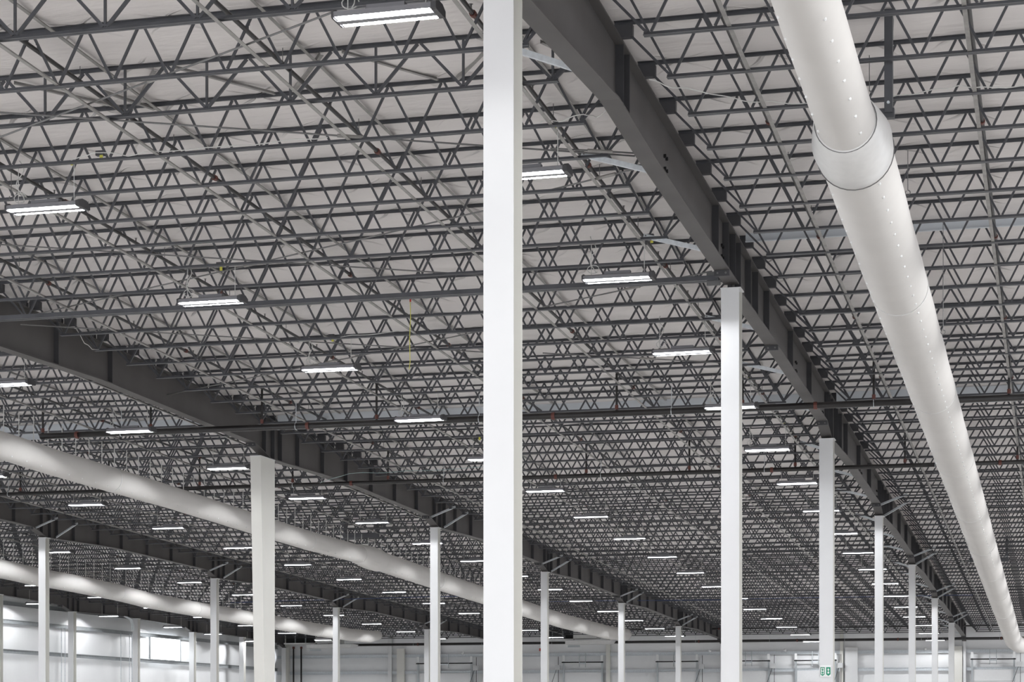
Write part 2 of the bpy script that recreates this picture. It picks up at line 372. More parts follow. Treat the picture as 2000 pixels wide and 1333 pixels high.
# ------------------------------------------------------------------ joists
JD = 0.77                                               # joist depth
def chord_prof(bottom):
    w, h, t, g = 0.050, 0.046, 0.006, 0.012
    pr = [(-w, 0), (-g*.5, 0), (-g*.5, t*2.2), (g*.5, t*2.2), (g*.5, 0), (w, 0), (w, t), (g*.5 + t, t), (g*.5 + t, h), (-g*.5 - t, h), (-g*.5 - t, t), (-w, t)]
    return pr if bottom else [(u, -v) for u, v in pr[::-1]]
JM = {}
def joist_meshes(L, heavy=False):
    key = (round(L, 2), heavy)
    if key in JM: return JM[key]
    JD = 0.70 if heavy else 0.77
    d = {}; inset = 0.78; n = 11 if heavy else 17; st = (L - 2 * inset) / n; zb = -JD + .05; ztp = -.05
    d['top'] = MB().extr(chord_prof(False), 'x', 0.03, L - 0.03).mesh('top_chord', M['joist'])
    d['bot'] = MB().extr([(u, v - JD) for u, v in chord_prof(True)], 'x', inset - .07, L - inset + .07).mesh('bottom_chord', M['joist'])
    bars = []
    bars.append(((0.14, ztp - .03), (inset - .03, zb - .01)))
    bars.append(((inset - st/2 + .02, ztp), (inset - .01, zb)))
    for i in range(n):
        x = inset + i * st
        bars.append(((x + .022, zb), (x + st/2 - .022, ztp))); bars.append(((x + st/2 + .022, ztp), (x + st - .022, zb)))
    bars.append(((L - inset + .01, zb), (L - inset + st/2 - .02, ztp)))
    bars.append(((L - .14, ztp - .03), (L - inset + .03, zb - .01)))
    d['bars'] = bars
    # the four kinds of bar
    d['barmesh'] = {}
    uniq = {}
    for (a, b) in bars:
        dx, dz = round(b[0]-a[0], 3), round(b[1]-a[1], 3)
        if (dx, dz) not in uniq: uniq[(dx, dz)] = MB().bar((0, 0, 0), (dx, 0, dz), .038 if heavy else .031, .031 if not heavy else .036, up=(0, 1, 0)).mesh('web_bar', M['joist'])
    d['uniq'] = uniq
    zz = MB()                                            # the bent rod: one continuous zigzag
    pts = [(0.14, ztp - .03), (inset, zb)]
    for i in range(n): pts += [(inset + (i + .5) * st, ztp), (inset + (i + 1) * st, zb)]
    pts += [(L - .14, ztp - .03)]
    rx, ry = .0165, .016; nb = len(zz.v)
    for q, (x, z) in enumerate(pts):
        k1 = rx * (2.2 if 0 < q < len(pts) - 1 else 1.2)
        zz.v += [(x, -ry, z - k1), (x, ry, z - k1), (x, ry, z + k1), (x, -ry, z + k1)]
    for q in range(len(pts) - 1):
        for e in range(4): zz.f.append((nb + 4*q + e, nb + 4*q + (e+1) % 4, nb + 4*q + 4 + (e+1) % 4, nb + 4*q + 4 + e))
    zz.f += [(nb + 3, nb + 2, nb + 1, nb), tuple(nb + 4*(len(pts)-1) + e for e in range(4))]
    zz.tube([(inset - st/2, 0, ztp), (inset, 0, zb)], .018, 4); zz.tube([(L - inset + st/2, 0, ztp), (L - inset, 0, zb)], .018, 4)
    d['web'] = zz.mesh('web', M['joist'])
    d['vert'] = MB().box(-.015, .015, -.015, .015, -JD + .05, -.05).mesh('web_post', M['joist'])
    d['seatL'] = MB().box(0.03, 0.27, -.05, .05, -.215 + .001, -.052).mesh('seat', M['stiff'])
    d['seatR'] = MB().box(L - .27, L - .03, -.05, .05, -.215 + .001, -.052).mesh('seat', M['stiff'])
    d['st'] = st; d['inset'] = inset
    JM[key] = d; return d
SPANS = [('right', PA, PA + 14.63, 'right of the nearest girder line'), ('AB', PB, PA, 'between nearest and second girder lines'),
         ('BC', PC, PB, 'between second and third girder lines'), ('CD', PD, PC, 'between third girder line and left wall')]
njo = 0; BRACKET = []
for key, p0, p1, where in SPANS:
    n = 0
    while True:
        s = JOFF + n * JS; hv = key == 'AB' and n in (1, 3); d = joist_meshes(p1 - p0, hv)
        if s > FAR - .3: break
        n += 1
        zt = hg(s) + TOPC
        vis = False
        for q in range(0, 30):
            x = p0 + (p1 - p0) * q / 29; px, py, Zc = proj((x, s, zt - JD))
            if -40 < px < 2040 and -30 < py < 1333: vis = True; break
        if not vis: continue
        bay = int((s - S0) / BAY); inb = int(round((s - S0 - bay * BAY - JS/2) / JS))
        j = thing('steel_joist', (p0, s, zt), f'dark open-web joist {where}, {ORD[inb]} beyond {ORD[bay]} column', 'joist', f'joists {where}')
        obj('top_chord', d['top'], None, j); obj('bottom_chord', d['bot'], None, j)
        if s < 60: obj('seat', d['seatL'], None, j); obj('seat', d['seatR'], None, j)
        near = s < 40 if key in ('right', 'AB') else s < 48
        if near:
            for (a, b) in d['bars']:
                x = p0 + a[0]; px, py, _ = proj((x, s, zt - .3))
                if px < -120 or px > 2120 or py < -160: continue
                k = (round(b[0]-a[0], 3), round(b[1]-a[1], 3))
                obj('web_bar', d['uniq'][k], None, j, loc=(a[0], 0, a[1]))
        else: obj('web', d['web'], None, j)
        if hv:
            for i in range(12): obj('web_post', d['vert'], None, j, loc=(d['inset'] + i * d['st'], 0, 0))
        njo += 1

# ------------------------------------------------------------------ lamps
def lamp_parts():
    W, L = 0.17, 0.56                                   # half width, half length along x
    hp = [(-W, 0.0), (-W, -.0605), (-.056, -.0605), (-.056, -.075), (.056, -.075), (.056, -.0605), (W, -.0605), (W, 0), (.06, .035), (-.06, .035)]
    hou = MB().extr(hp, 'x', -L, L).mesh('housing', M['housing'])
    led = [MB().add([(-L + .02, a, -.064), (L - .02, a, -.064), (L - .02, b, -.064), (-L + .02, b, -.064)], [(0, 3, 2, 1)]).mesh('led_strip', M['led']) for a, b in ((-W + .006, -.058), (.058, W - .006))]
    cp = [(-W - .01, .005), (-W - .01, -.06), (-W + .02, -.075), (W - .02, -.075), (W + .01, -.06), (W + .01, .005), (.07, .05), (-.07, .05)]
    cap = MB().extr(cp, 'x', 0, .06).mesh('end_cap', M['endcap'])
    drv = MB().box(-.22, .22, -.05, .05, .036, .085).mesh('driver_box', M['housing'])
    return hou, led, cap, drv, L
HOU, LED, CAP, DRV, LL = lamp_parts()
ROWS = [('a', -7.1, 'row beside the nearest girder line'), ('b', -14.4, 'middle row before the second girder line'), ('d', -21.75, 'row just behind the second girder line'),
        ('e', -29.0, 'middle row before the third girder line'), ('f', -36.3, 'row just behind the third girder line'), ('g', -43.6, 'row left of the third girder line'), ('h', -48.3, 'row nearest the left wall')]
HANG = {}
def hang(L):
    k = round(L, 2)
    if k not in HANG: HANG[k] = MB().tube([(0, 0, 0), (0, 0, k)], .006, 4).mesh('hanger_wire', M['cable'])
    return HANG[k]
for rk, P, where in ROWS:
    n = 0
    for i in range(18):
        s = 21.35 + i * 4 * JS
        if rk == 'h':
            if i > 4: break
            s = (91.2, 99.1, 107.2, 112.9, 119.2)[i]
        if s > FAR - (1.5 if rk in 'ab' else 4): break
        z = hg(s) - 1.06
        px, py, Zc = proj((P, s, z))
        if px < -130 or py < -60 or px > 2060: continue
        lp = thing('highbay_lamp', (P, s, z), f'lit white linear lamp, {ORD[n]} in the {where}', 'lamp', 'linear ceiling lamps')
        lp.rotation_euler = (0, 0, random.uniform(-.02, .02)); n += 1
        obj('housing', HOU, None, lp)
        for q in LED: obj('led_strip', q, None, lp)
        obj('end_cap', CAP, None, lp, loc=(LL, 0, 0)); obj('end_cap', CAP, None, lp, loc=(-LL - .02, 0, 0)).scale = (.35, 1, 1)
        if Zc < 90: obj('driver_box', DRV, None, lp)
        if 1:
            for sx in (-.45, .45): obj('hanger_wire', hang(.62), None, lp, loc=(sx, 0, 0.0))
        if Zc < 52:
            a = -.42; pts = []
            for q in range(13):
                f = q / 12; pts.append((a + .05*math.sin(f*9 + i), .03*math.cos(f*7), .08 + f*.62))
            obj('power_cable', MB().tube(pts, .008, 5), M['cable'], lp, smooth=True)
            lp2 = [(a + .10*math.cos(t), 0.0, .14 + .07*math.sin(t)) for t in np.linspace(0, 5.5, 12)]
            obj('cable_loop', MB().tube(lp2, .007, 5), M['cable'], lp, smooth=True)
            obj('cable_tag', MB().box(.40, .43, -.01, .01, .57, .61), M['yellow'], lp)
# lamps of the rows outside the view (light only)
for P in (1.0, 8.0, 15.0, 22.0):
    for i in range(-4, 18):
        s = 21.35 + i * 4 * JS
        lamp_light(P, s)
for P in (-7.1, -14.4, -21.75, -29.0, -36.3, -43.6):
    for i in range(-4, 8):
        s = 21.35 + i * 4 * JS; px, py, _ = proj((P, max(s, 3), hg(s) - 1.06))
        if s > 3 and not (px < -130 or py < -60): continue
        lamp_light(P, s)

# ------------------------------------------------------------------ fabric ducts
NOZ = MB().tube([(0, 0, 0), (0, 0, .022)], [.022, .012], 6).mesh('nozzle', M['signwhite'])
def duct(label, path, rad, ang, sA, sB, step=.61, group=None, bands=None, collars=()):
    d = thing('fabric_duct', path[0], label, 'duct', 'long white air ducts')
    o0 = Vector(path[0]); P = [Vector(p) - o0 for p in path]
    ys = np.array([p.y for p in P]); 
    def pt(y): return Vector((np.interp(y, ys, [p.x for p in P]), y, np.interp(y, ys, [p.z for p in P])))
    def rr(y): return float(np.interp(y, ys, rad))
    N = 34; seq = []; rs = []
    yy = sorted(set(list(np.arange(ys[0], ys[-1], 0.8)) + list(ys)))
    for y in yy: seq.append(pt(y)); rs.append(rr(y) * (1 + .008 * math.sin(y * 1.9)))
    obj('sleeve', MB().tube(seq, rs, N), M['fabric'], d, smooth=True)
    for y in bands or []:
        p, q = pt(y - .02), pt(y + .02); obj('seam_band', MB().tube([p, q], rr(y) + .008, N), M['sheet'], d, smooth=False)
    for (ya, yb, ra, rb) in collars:
        pts = [pt(ya), pt(ya + .02), pt(ya + (yb - ya) * .3), pt(ya + (yb - ya) * .65), pt(yb - .02), pt(yb)]
        right = o0.x > -10
        obj('collar', MB().tube(pts, [ra + .01, ra + .03, (ra * .6 + rb * .4) + .045, rb + .035, rb + .02, rb + .004], N), M['sheet'] if right else M['fabric'], d, smooth=True)
        if right:
            for yy in (ya, yb): obj('collar_rim', MB().tube([pt(yy) + Vector((rr(yy) * 1.03 * math.cos(t) + .012 * math.cos(t), 0, rr(yy) * 1.03 * math.sin(t) + .012 * math.sin(t))) for t in np.linspace(0, 2*math.pi, 33)], .007, 5, cap=False), M['rod'], d)
        else:
            for t in (-2.3, -2.0, -1.7, -1.4, -1.1, -.8, -.5):
                obj('pleat', MB().tube([pt(ya + (yb - ya) * f) + Vector((math.cos(t), 0, math.sin(t))) * ((ra + (rb - ra) * f) + .03 * math.sin(math.pi * f)) for f in np.linspace(0.05, .95, 7)], [.004, .02, .03, .034, .03, .02, .004], 6), M['fabric'], d, smooth=True)
    for a in ang:
        y = sA - o0.y
        while y < sB - o0.y:
            p = pt(y); r = rr(y); n = Vector((math.sin(a), 0, -math.cos(a)))
            o = obj('nozzle', NOZ, None, d, loc=p + n * (r - .004)); o.rotation_euler = (0, math.pi - a, 0); y += step
    # suspension wires up to the joists
    y = sA - o0.y; i = 0
    while y < ys[-1]:
        p = pt(y); top = hg(p.y + o0.y) - o0.z - .42; r = rr(y)
        if top - p.z - r > .05 and (y + o0.y) < 95:
            obj('hanger_wire', MB().tube([p + Vector((0, 0, r - .02)), (p.x, p.y, top)], .006 if r > .42 or len(collars) == 1 and P[0].y < 1 and o0.x > -10 else .013, 4), M['cable'], d)
        y += JS if o0.x > -10 else JS / 2
    return d
hax = lambda s: EYE + 7.80 - .0265 * s
PDR = -2.44
ysr = [14, 20, 23.9, 24.9, 25.75, 40, 60, 80, 100, 112, 118, 121.5, 123.5]
pr = [(PDR, s, hax(s)) for s in ysr]
pr[-2] = (PDR + .25, ysr[-2], hax(121) - .05); pr[-1] = (PDR + 1.5, ysr[-1], hax(121) - .08)
rr_ = [.315, .325, .345, .345, .455, .455, .455, .455, .455, .455, .455, .455, .43]
duct('large white fabric duct right of the nearest girder line, with wide collar', pr, rr_, (math.radians(38), math.radians(-52)), 15.6, 74, bands=[s - 14 for s in (33, 42, 51, 60, 69, 78, 87, 96, 105, 114)], collars=((24.55 - 14, 25.75 - 14, .35, .455),))
# the two ducts further left follow the sag seen in the photograph
def from_px(pts, P): return [at(x, y, P=P) for x, y in pts]
p2 = from_px([(-260, 795), (7, 872), (108, 905), (216, 937), (330, 971), (500, 1025), (600, 1056), (700, 1083), (730, 1093), (852, 1134), (981, 1176), (1100, 1214), (1187, 1236), (1222, 1240)], -24.9)
duct('white fabric duct between second and third girder lines, creased halfway', p2, [.34]*4 + [.33]*4 + [.38]*4 + [.38, .36], (math.radians(40),), p2[1].y, p2[-2].y, step=.75, bands=[p2[i].y - p2[0].y for i in (3, 5, 6, 9)], collars=((p2[7].y - p2[0].y, p2[8].y - p2[0].y + .5, .34, .40),))
p3 = from_px([(-120, 1090), (7, 1113), (75, 1128), (142, 1140), (230, 1158), (287, 1173), (380, 1190), (439, 1200), (561, 1221), (620, 1231), (686, 1241), (722, 1244), (738, 1242)], -39.0)
duct('farthest white fabric duct, between third girder line and left wall', p3, [.36]*5 + [.35]*7 + [.28], (math.radians(40),), p3[1].y, p3[-2].y, step=.9, bands=[p3[i].y - p3[0].y for i in (2, 4, 6, 9)])

# ------------------------------------------------------------------ sprinkler pipes
def run_pts(P, s0, s1, dz):
    b = [s0] + ([RIDGE] if s0 < RIDGE < s1 else []) + [s1]
    return [(P, s, hg(s) + dz) for s in b]
BR = [PA + 1.50, PA + 1.50 + 2.95] + [PA - 1.46 - 2.93 * i for i in range(15)]
CPL = MB().tube([(0, -.04, 0), (0, .04, 0)], .045, 8).mesh('coupling', M['red'])
def side(P):
    if P > PA: return 'right of the nearest girder line', [x for x in BR if x > PA]
    if P > PB: return 'left of the nearest girder line', [x for x in BR if PB < x < PA]
    if P > PC: return 'left of the second girder line', [x for x in BR if PC < x < PB]
    return 'left of the third girder line', [x for x in BR if x < PC]
for i, P in enumerate(BR):
    wh, lst = side(P); idx = sorted(lst, reverse=True).index(P)
    if P > PA: idx = sorted(lst).index(P)
    g = thing('sprinkler_pipe', (P, 19, hg(19)), f'slim dark sprinkler pipe under the ceiling, {ORD[idx]} {wh}' , 'pipe', 'sprinkler branch pipes')
    pts = [Vector(p) - g.location for p in run_pts(P, 19, FAR - .5, -.03)]
    obj('pipe_run', MB().tube(pts, .030, 8), M['pipe'], g, smooth=True)
    s = 22.9 + (i % 3) * .7
    while s < 100:
        obj('coupling', CPL, None, g, loc=(0, s - 19, hg(s) - .03 - hg(19)))
        s += 6.4
    s = 24.2
    while s < 60:                                        # little sprinkler heads and ring hangers
        z = hg(s) - hg(19)
        obj('sprinkler_head', MB().tube([(0, s - 19, z), (0, s - 19, z + .05), (0, s - 19, z + .055)], [.012, .012, .03], 6), M['rod'], g)
        obj('hanger_rod', MB().tube([(0, s - 19 + 1.2, z - .02), (0, s - 19 + 1.2, z + .18)], .006, 4), M['rod'], g)
        s += 3.05
def main_pipe(s, h, P0, P1, r, label, branch=True, slope=0.0):
    g = thing('sprinkler_main', (P0, s, EYE + h), label, 'pipe', 'sprinkler mains')
    obj('pipe_run', MB().tube([(0, 0, 0), (P1 - P0, 0, 0)], r, 10), M['pipe'], g, smooth=True)
    x = 1.0
    while x < P1 - P0:
        obj('coupling', MB().tube([(x - .04, 0, 0), (x + .04, 0, 0)], r + .014, 10), M['red'], g); x += 6.1
    x = 2.2
    while x < P1 - P0:
        pp = MB().tube([(x, 0, -r - .02), (x, 0, hg(s) - EYE - h - .4)], .008, 5)
        obj('hanger_rod', pp, M['galv'], g)
        ring = [(x, (r + .015) * math.cos(t), (r + .015) * math.sin(t)) for t in np.linspace(0, 2*math.pi, 13)]
        obj('hanger_ring', MB().tube(ring, .008, 5, cap=False), M['galv'], g); x += 4.6
    if branch:
        for P in BR:
            if P0 < P < P1:
                o = obj('riser', MB().tube([(P - P0, 0, r), (P - P0, 0, hg(s) - .06 - EYE - h)], .028, 8), M['pipe'], g)
                obj('coupling', MB().tube([(P - P0, 0, r + .02), (P - P0, 0, r + .12)], .042, 8), M['red'], o)
    return g
main_pipe(46.6, 7.20, -24.6, 3.0, .075, 'long black sprinkler main crossing under the nearest and second girders')
main_pipe(56.3, 6.98, -33.0, 3.0, .06, 'second long black sprinkler main, farther back than the first')
main_pipe(FAR - .6, 5.14, -47.0, 2.0, .085, 'black pipe running along the top of the far wall', branch=False)
main_pipe(FAR - 4.0, 5.75, -33.0, 2.0, .05, 'thin dark pipe hung high in front of the far wall', branch=False)

# ------------------------------------------------------------------ bridging lines along the hall
def angle_bar(a, b, w=.05, t=.006):
    a = Vector(a); b = Vector(b); d = (b - a).normalized(); x = d.cross(Vector((0, 0, 1))).normalized(); z = x.cross(d)
    pr = [(0, 0), (w, 0), (w, t), (t, t), (t, w), (0, w)]; n = 6
    vs = [a + x*u + z*v for u, v in pr] + [b + x*u + z*v for u, v in pr]
    return MB().add(vs, [tuple(range(n))[::-1], tuple(range(n, 2*n))] + [(i, (i+1) % n, n+(i+1) % n, n+i) for i in range(n)])
BG = [PA + 1.72, PA + 4.43] + [PA - 1.20 - 2.90 * i for i in range(14)]
for i, P in enumerate(BG):
    wh = side(P)[0]; idx = sum(1 for q in BG if side(q)[0] == wh and ((q > P) if P < PA else (q < P)))
    for nmz, dz in (('lower', TOPC - JD + .012), ('upper', TOPC - .11)):
        if P > PA and nmz == 'upper': continue
        g = thing('bridging_bar', (P, 19, hg(19) + dz), f'pale grey {nmz} bridging angle, {ORD[idx]} {wh}', 'angle bar', f'{nmz} bridging angles')
        for a, b in ((20.4, 35), (35, 50), (50, 80), (80, FAR - .6)):
            A = Vector((P, a, hg(a) + dz)) - g.location; B = Vector((P, b, hg(b) + dz)) - g.location
            obj('angle_length', angle_bar(A, B, .055 if nmz == 'lower' else .05), M['bridge'], g)
# zigzag bracing in the roof plane beside the ridge
for i, (a, b) in enumerate([((27, 165), (232, 212)), ((202, 182), (299, 216)), ((299, 139), (265, 206)), ((341, 135), (535, 186)), ((625, 108), (570, 180)), ((667, 104), (853, 158)), ((965, 81), (890, 156)), ((1055, 85), (1125, 118))]):
    p, q = at(*a, dz=.12), at(*b, dz=.12)
    g = thing('roof_brace', p, f'short grey brace lying flat under the insulation, {ORD[i]} from the left', 'brace', 'flat roof braces')
    obj('angle_length', angle_bar((0, 0, 0), q - p, .05), M['bridge'], g)
# thin rod bracing crossing the bays under the joists
RODS = [((-40, 283), (650, 24)), ((-40, 217), (1240, 305)), ((-30, 476), (975, 540)), ((20, 626), (975, 405)), ((40, 634), (975, 690)), ((310, 775), (975, 640)), ((1060, 375), (1290, 318)), ((1060, 600), (1390, 530)), ((1060, 690), (1430, 710)), ((1075, 290), (1250, 300))]
for i, (a, b) in enumerate(RODS):
    p, q = at(*a, dz=-.50), at(*b, dz=-.50)
    g = thing('brace_rod', p, f'thin grey tension rod crossing under the joists, {ORD[i]} counted from the top left', 'rod', 'tension rods')
    obj('rod', MB().tube([(0, 0, 0), q - p], .013, 6), M['rod'], g)
    m = (q - p) * .55; dd = (q - p).normalized() * .18
    obj('turnbuckle', MB().tube([m - dd, m + dd], .026, 6), M['bridge'], g)
# horizontal struts and pale strips on the column lines
def strut(s, h, P0, P1, label, w=.10, m='joist'):
    g = thing('cross_strut', (P0, s, EYE + h), label, 'strut', 'struts between girders')
    obj('channel', MB().box(.2, P1 - P0 - .2, -w, -.02, -.04, .04), M[m], g); obj('channel', MB().box(.2, P1 - P0 - .2, .02, w, -.04, .04), M[m], g)
    for x in (.3, P1 - P0 - .3): obj('end_plate', MB().box(x - .12, x + .12, -.02, .02, -.12, .12), M['rod'], g)
strut(col_s(1) - .1, 7.76, PB, PA, 'thick double strut between the second columns of both near girder lines')
for i, (k, P0, P1, wh) in enumerate([(1, PA, PA + 6, 'right of the nearest girder'), (2, PB, PA, 'between the near girder lines'), (2, PA, PA + 6, 'right of the nearest girder, farther back'), (2, PC, PB, 'between second and third girder lines')]):
    s = col_s(k) + .3
    g = thing('closure_strip', (P0, s, hg(s)), f'pale grey sheet metal strip hung under the ceiling {wh}', 'metal strip', 'pale closure strips')
    hh = .02 if k == 1 else .26
    obj('sheet', MB().box(.2, P1 - P0 - .2, -.004, .004, -hh, .14), M['strip'], g)
    obj('lip', MB().box(.2, P1 - P0 - .2, -.05, -.004, -hh, -hh + .012), M['strip'], g)

# ------------------------------------------------------------------ flange braces
def brace(P, s, sx, label):
    k = int((s - S0) / BAY); f = (s - S0) / BAY - k; zb = hg(s) - depth(P, k, f) + .03
    zt = hg(s) + TOPC - JD + .02; g = thing('flange_brace', (P, s, zb), label, 'brace', 'flange braces')
    A = Vector((sx * .10, 0, 0)); B = Vector((sx * (1.12 if sx < 0 else .95), 0, zt - zb + .02))
    obj('angle_length', angle_bar(A, B, .07, .007), M['galv'], g)
    obj('bolt', MB().tube([B - A.normalized()*.05 + Vector((0, -.02, .03)), B - A.normalized()*.05 + Vector((0, .02, .03))], .012, 6), M['rod'], g)
cnt = {}
for ln in 'ABC':
    P, nm, rg = LINES[ln]
    for k in range(rg[0], 7):
        for n in ((2, 5, 8, 0, 9) if ln == 'A' else (0, 9)):
            s = S0 + k * BAY + (n + .5) * JS
            for sx in (-1, 1):
                if sx == 1 and (n not in (0, 9) or S0 + (k + (n == 9)) * BAY < col_s(3) - 1): continue
                if sx == -1 and (ln != 'A' or n in (0, 9)): continue
                if s > FAR - 1: continue
                brace(P, s, sx, f'pale galvanised brace {"left" if sx < 0 else "right"} of the {nm} girder line, {ORD[n]} joist past {ORD[k]} column')

# ------------------------------------------------------------------ hanging U frames above the ducts
def u_frame(x0, x1, s, zb, label, w=.14):
    zt = hg(s) + .15; g = thing('hanging_frame', (x0, s, zb), label, 'steel frame', 'hanging steel frames')
    for x in (0, x1 - x0):
        obj('upright', MB().extr([(-w/2, -.05), (w/2, -.05), (w/2, .05), (w/2 - .01, .05), (w/2 - .01, -.04), (-w/2 + .01, -.04), (-w/2 + .01, .05), (-w/2, .05)], 'x', 0, zt - zb), M['joist'], g, loc=(x, 0, 0), rot=(0, -math.pi/2, 0))
        obj('gusset', MB().add([(x - .04, .06, zt - zb), (x + .04, .06, zt - zb), (x + .04, .06, zt - zb - .5), (x - .04, .06, zt - zb - .5), (x - .04, .30, zt - zb), (x + .04, .30, zt - zb)], [(0,1,2,3), (0,4,5,1), (3,2,5,4), (0,3,4), (1,5,2)]), M['joist'], g)
        obj('bolt', MB().tube([(x, -.09, .12), (x, -.07, .12)], .02, 6), M['galv'], g)
    obj('cross_beam', MB().box(-.07, x1 - x0 + .07, -.05, .05, -.06, .06), M['joist'], g)
fs = 25.9
u_frame(-2.66, -.0795 * fs + .02, fs, EYE + 7.60, 'dark hanging steel frame behind the large duct near its collar')
u_frame(at(680, 1040, dz=0).x * 0 - 25.55, -24.3, 72.0, EYE + 6.95, 'dark hanging steel frame above the second duct')
u_frame(-3.3, -1.95, JOFF + JS * 40.5, EYE + 6.45, 'far dark hanging steel frame beside the large duct')

# ------------------------------------------------------------------ hook rods hanging right of the large duct
for i, (x, y0, y1) in enumerate([(1698, 30, 178), (1773, 265, 372), (1842, 555, 645), (1812, 290, 420), (950, 255, 297), (22, 345, 382)]):
    P = -.0775 * 26 if x > 1500 else None
    s = (26 + i * 4.0) if x > 1500 else 28.0
    t = (x - 1000) / FPX; P = s * (t * CT - ST) / (CT + t * ST); Zc = s * CT - P * ST
    zt = hg(s) - .35; zb = EYE + (HOR - y1) * Zc / FPX
    if zb > zt - .1: zb = zt - .8
    g = thing('hook_rod', (P, s, zt), f'hanging rod with a ring hook, {ORD[i]} of those near the {"large duct" if x > 1500 else "lamps"}', 'hook', 'hanging hook rods')
    obj('rod', MB().tube([(0, 0, 0), (0, 0, zb - zt)], .006, 5), M['rod'], g)
    obj('ring', MB().tube([(.035*math.sin(t), 0, zb - zt - .035 + .035*math.cos(t)) for t in np.linspace(0, 5.6, 12)], .007, 5), M['rod'], g)

# ------------------------------------------------------------------ loose cables along the joists
CB = [([(130, 318), (185, 297), (250, 304), (300, 296), (430, 288), (560, 275), (640, 268)], 'white'), ([(1056, 238), (1100, 235), (1140, 222), (1165, 230), (1190, 212)], 'white'),
      ([(1268, 155), (1310, 170), (1370, 178), (1450, 197), (1510, 200), (1580, 203)], 'white'), ([(1740, 190), (1790, 182), (1850, 172), (1880, 168), (1930, 172), (2000, 168)], 'white'),
      ([(560, 672), (610, 664), (650, 660), (700, 655), (780, 648)], 'white'), ([(150, 645), (165, 670), (180, 682), (220, 684), (330, 678)], 'white'), ([(450, 1178), (700, 1170), (975, 1164)], 'blue'), ([(1060, 1176), (1400, 1172), (1700, 1166), (1900, 1163)], 'blue'), ([(625, 944), (682, 925), (735, 924), (820, 920), (960, 912)], 'teal')]
for i, (pts, c) in enumerate(CB):
    P3 = [at(x, y, dz={'white': -.52, 'teal': -1.05, 'blue': -.62}[c]) for x, y in pts]
    g = thing('loose_cable', P3[0], f'{dict(white="loose white cable", teal="pale teal wire", blue="thin far blue cable")[c]} draped along the joists, {ORD[i]} counted from the camera', 'cable', 'draped cables')
    out = []
    for a, b in zip(P3[:-1], P3[1:]): out += [a.lerp(b, f) - P3[0] for f in (0, .25, .5, .75)]
    out.append(P3[-1] - P3[0]); out = [p + Vector((0, 0, .012 * math.sin(k * 1.3))) for k, p in enumerate(out)]
    obj('cable_run', MB().tube(out, .018 if c == 'blue' else .007, 6), {'white': M['cable'], 'teal': M['tealwire'], 'blue': M['blue']}[c], g, smooth=True)
p = at(801, 590, dz=-.3)
g = thing('marker_tape', p, 'thin yellow tape hanging down from a joist', 'tape')
obj('tape_strip', MB().tube([(0, 0, 0), (.01, 0, -.3), (-.01, 0, -.7), (0.0, 0, -1.15), (-.02, 0, -1.3)], .007, 4), M['yellow'], g)
obj('red_tag', MB().box(-.01, .02, -.003, .003, .0, .12), M['exitred'], g)
for i, px in enumerate([(430, 517), (648, 657), (1270, 462), (1385, 615), (196, 300), (935, 852)]):
    p = at(*px, dz=-.40); g = thing('junction_box', p, f'small black junction box on a joist, {ORD[i]} of those feeding the lamps', 'junction box', 'junction boxes')
    obj('enclosure', MB().box(-.06, .06, -.04, .04, -.035, .035), M['endcap'], g); obj('yellow_tag', MB().box(.01, .06, -.045, -.04, -.12, -.035), M['yellow'], g)

# ------------------------------------------------------------------ far wall: columns, dock doors, plant
FS = WALL_S - .30
def fx(px): return at(px, 1290, P=None, dz=0).x if False else (lambda t: FS * (t * CT - ST) / (CT + t * ST))((px - 1000) / FPX)
for i, (px, w, zt) in enumerate([(561, 10, 6.0), (762, 8, 6.0), (783, 16, 4.9), (858, 6, 6.0), (952, 18, 4.9), (975, 8, 6.0), (1188, 8, 6.0), (1411, 8, 6.0), (1644, 6, 6.0), (1663, 24, 4.7), (1868, 22, 4.7), (1884, 5, 6.0)]):
    w_m = w * 128 / FPX; x = fx(px)
    g = thing('end_wall_post', (x, FS + .02, 0), f'white post against the far wall, {ORD[i]} from the left', 'post', 'far wall posts')
    obj('shaft', MB().box(-w_m/2, w_m/2, -.12, .12, 0, EYE + zt - (0 if zt < 5 else .25)), M['column' if i % 2 else 'column_warm'], g)
    obj('cap_plate', MB().box(-w_m/2 - .02, w_m/2 + .02, -.13, .13, EYE + zt - .25 if zt > 5 else EYE + zt, EYE + zt - .23 if zt > 5 else EYE + zt + .02), M['column_warm'], g)
DOORS = [(818, 922, 'widest, left of the nearest column'), (1102, 1177, 'just right of the nearest column'), (1285, 1362, 'left of the second column'), (1425, 1502, 'behind the second column'), (1555, 1632, 'behind the third column'), (1899, 1981, 'at the far right, under the duct end')]
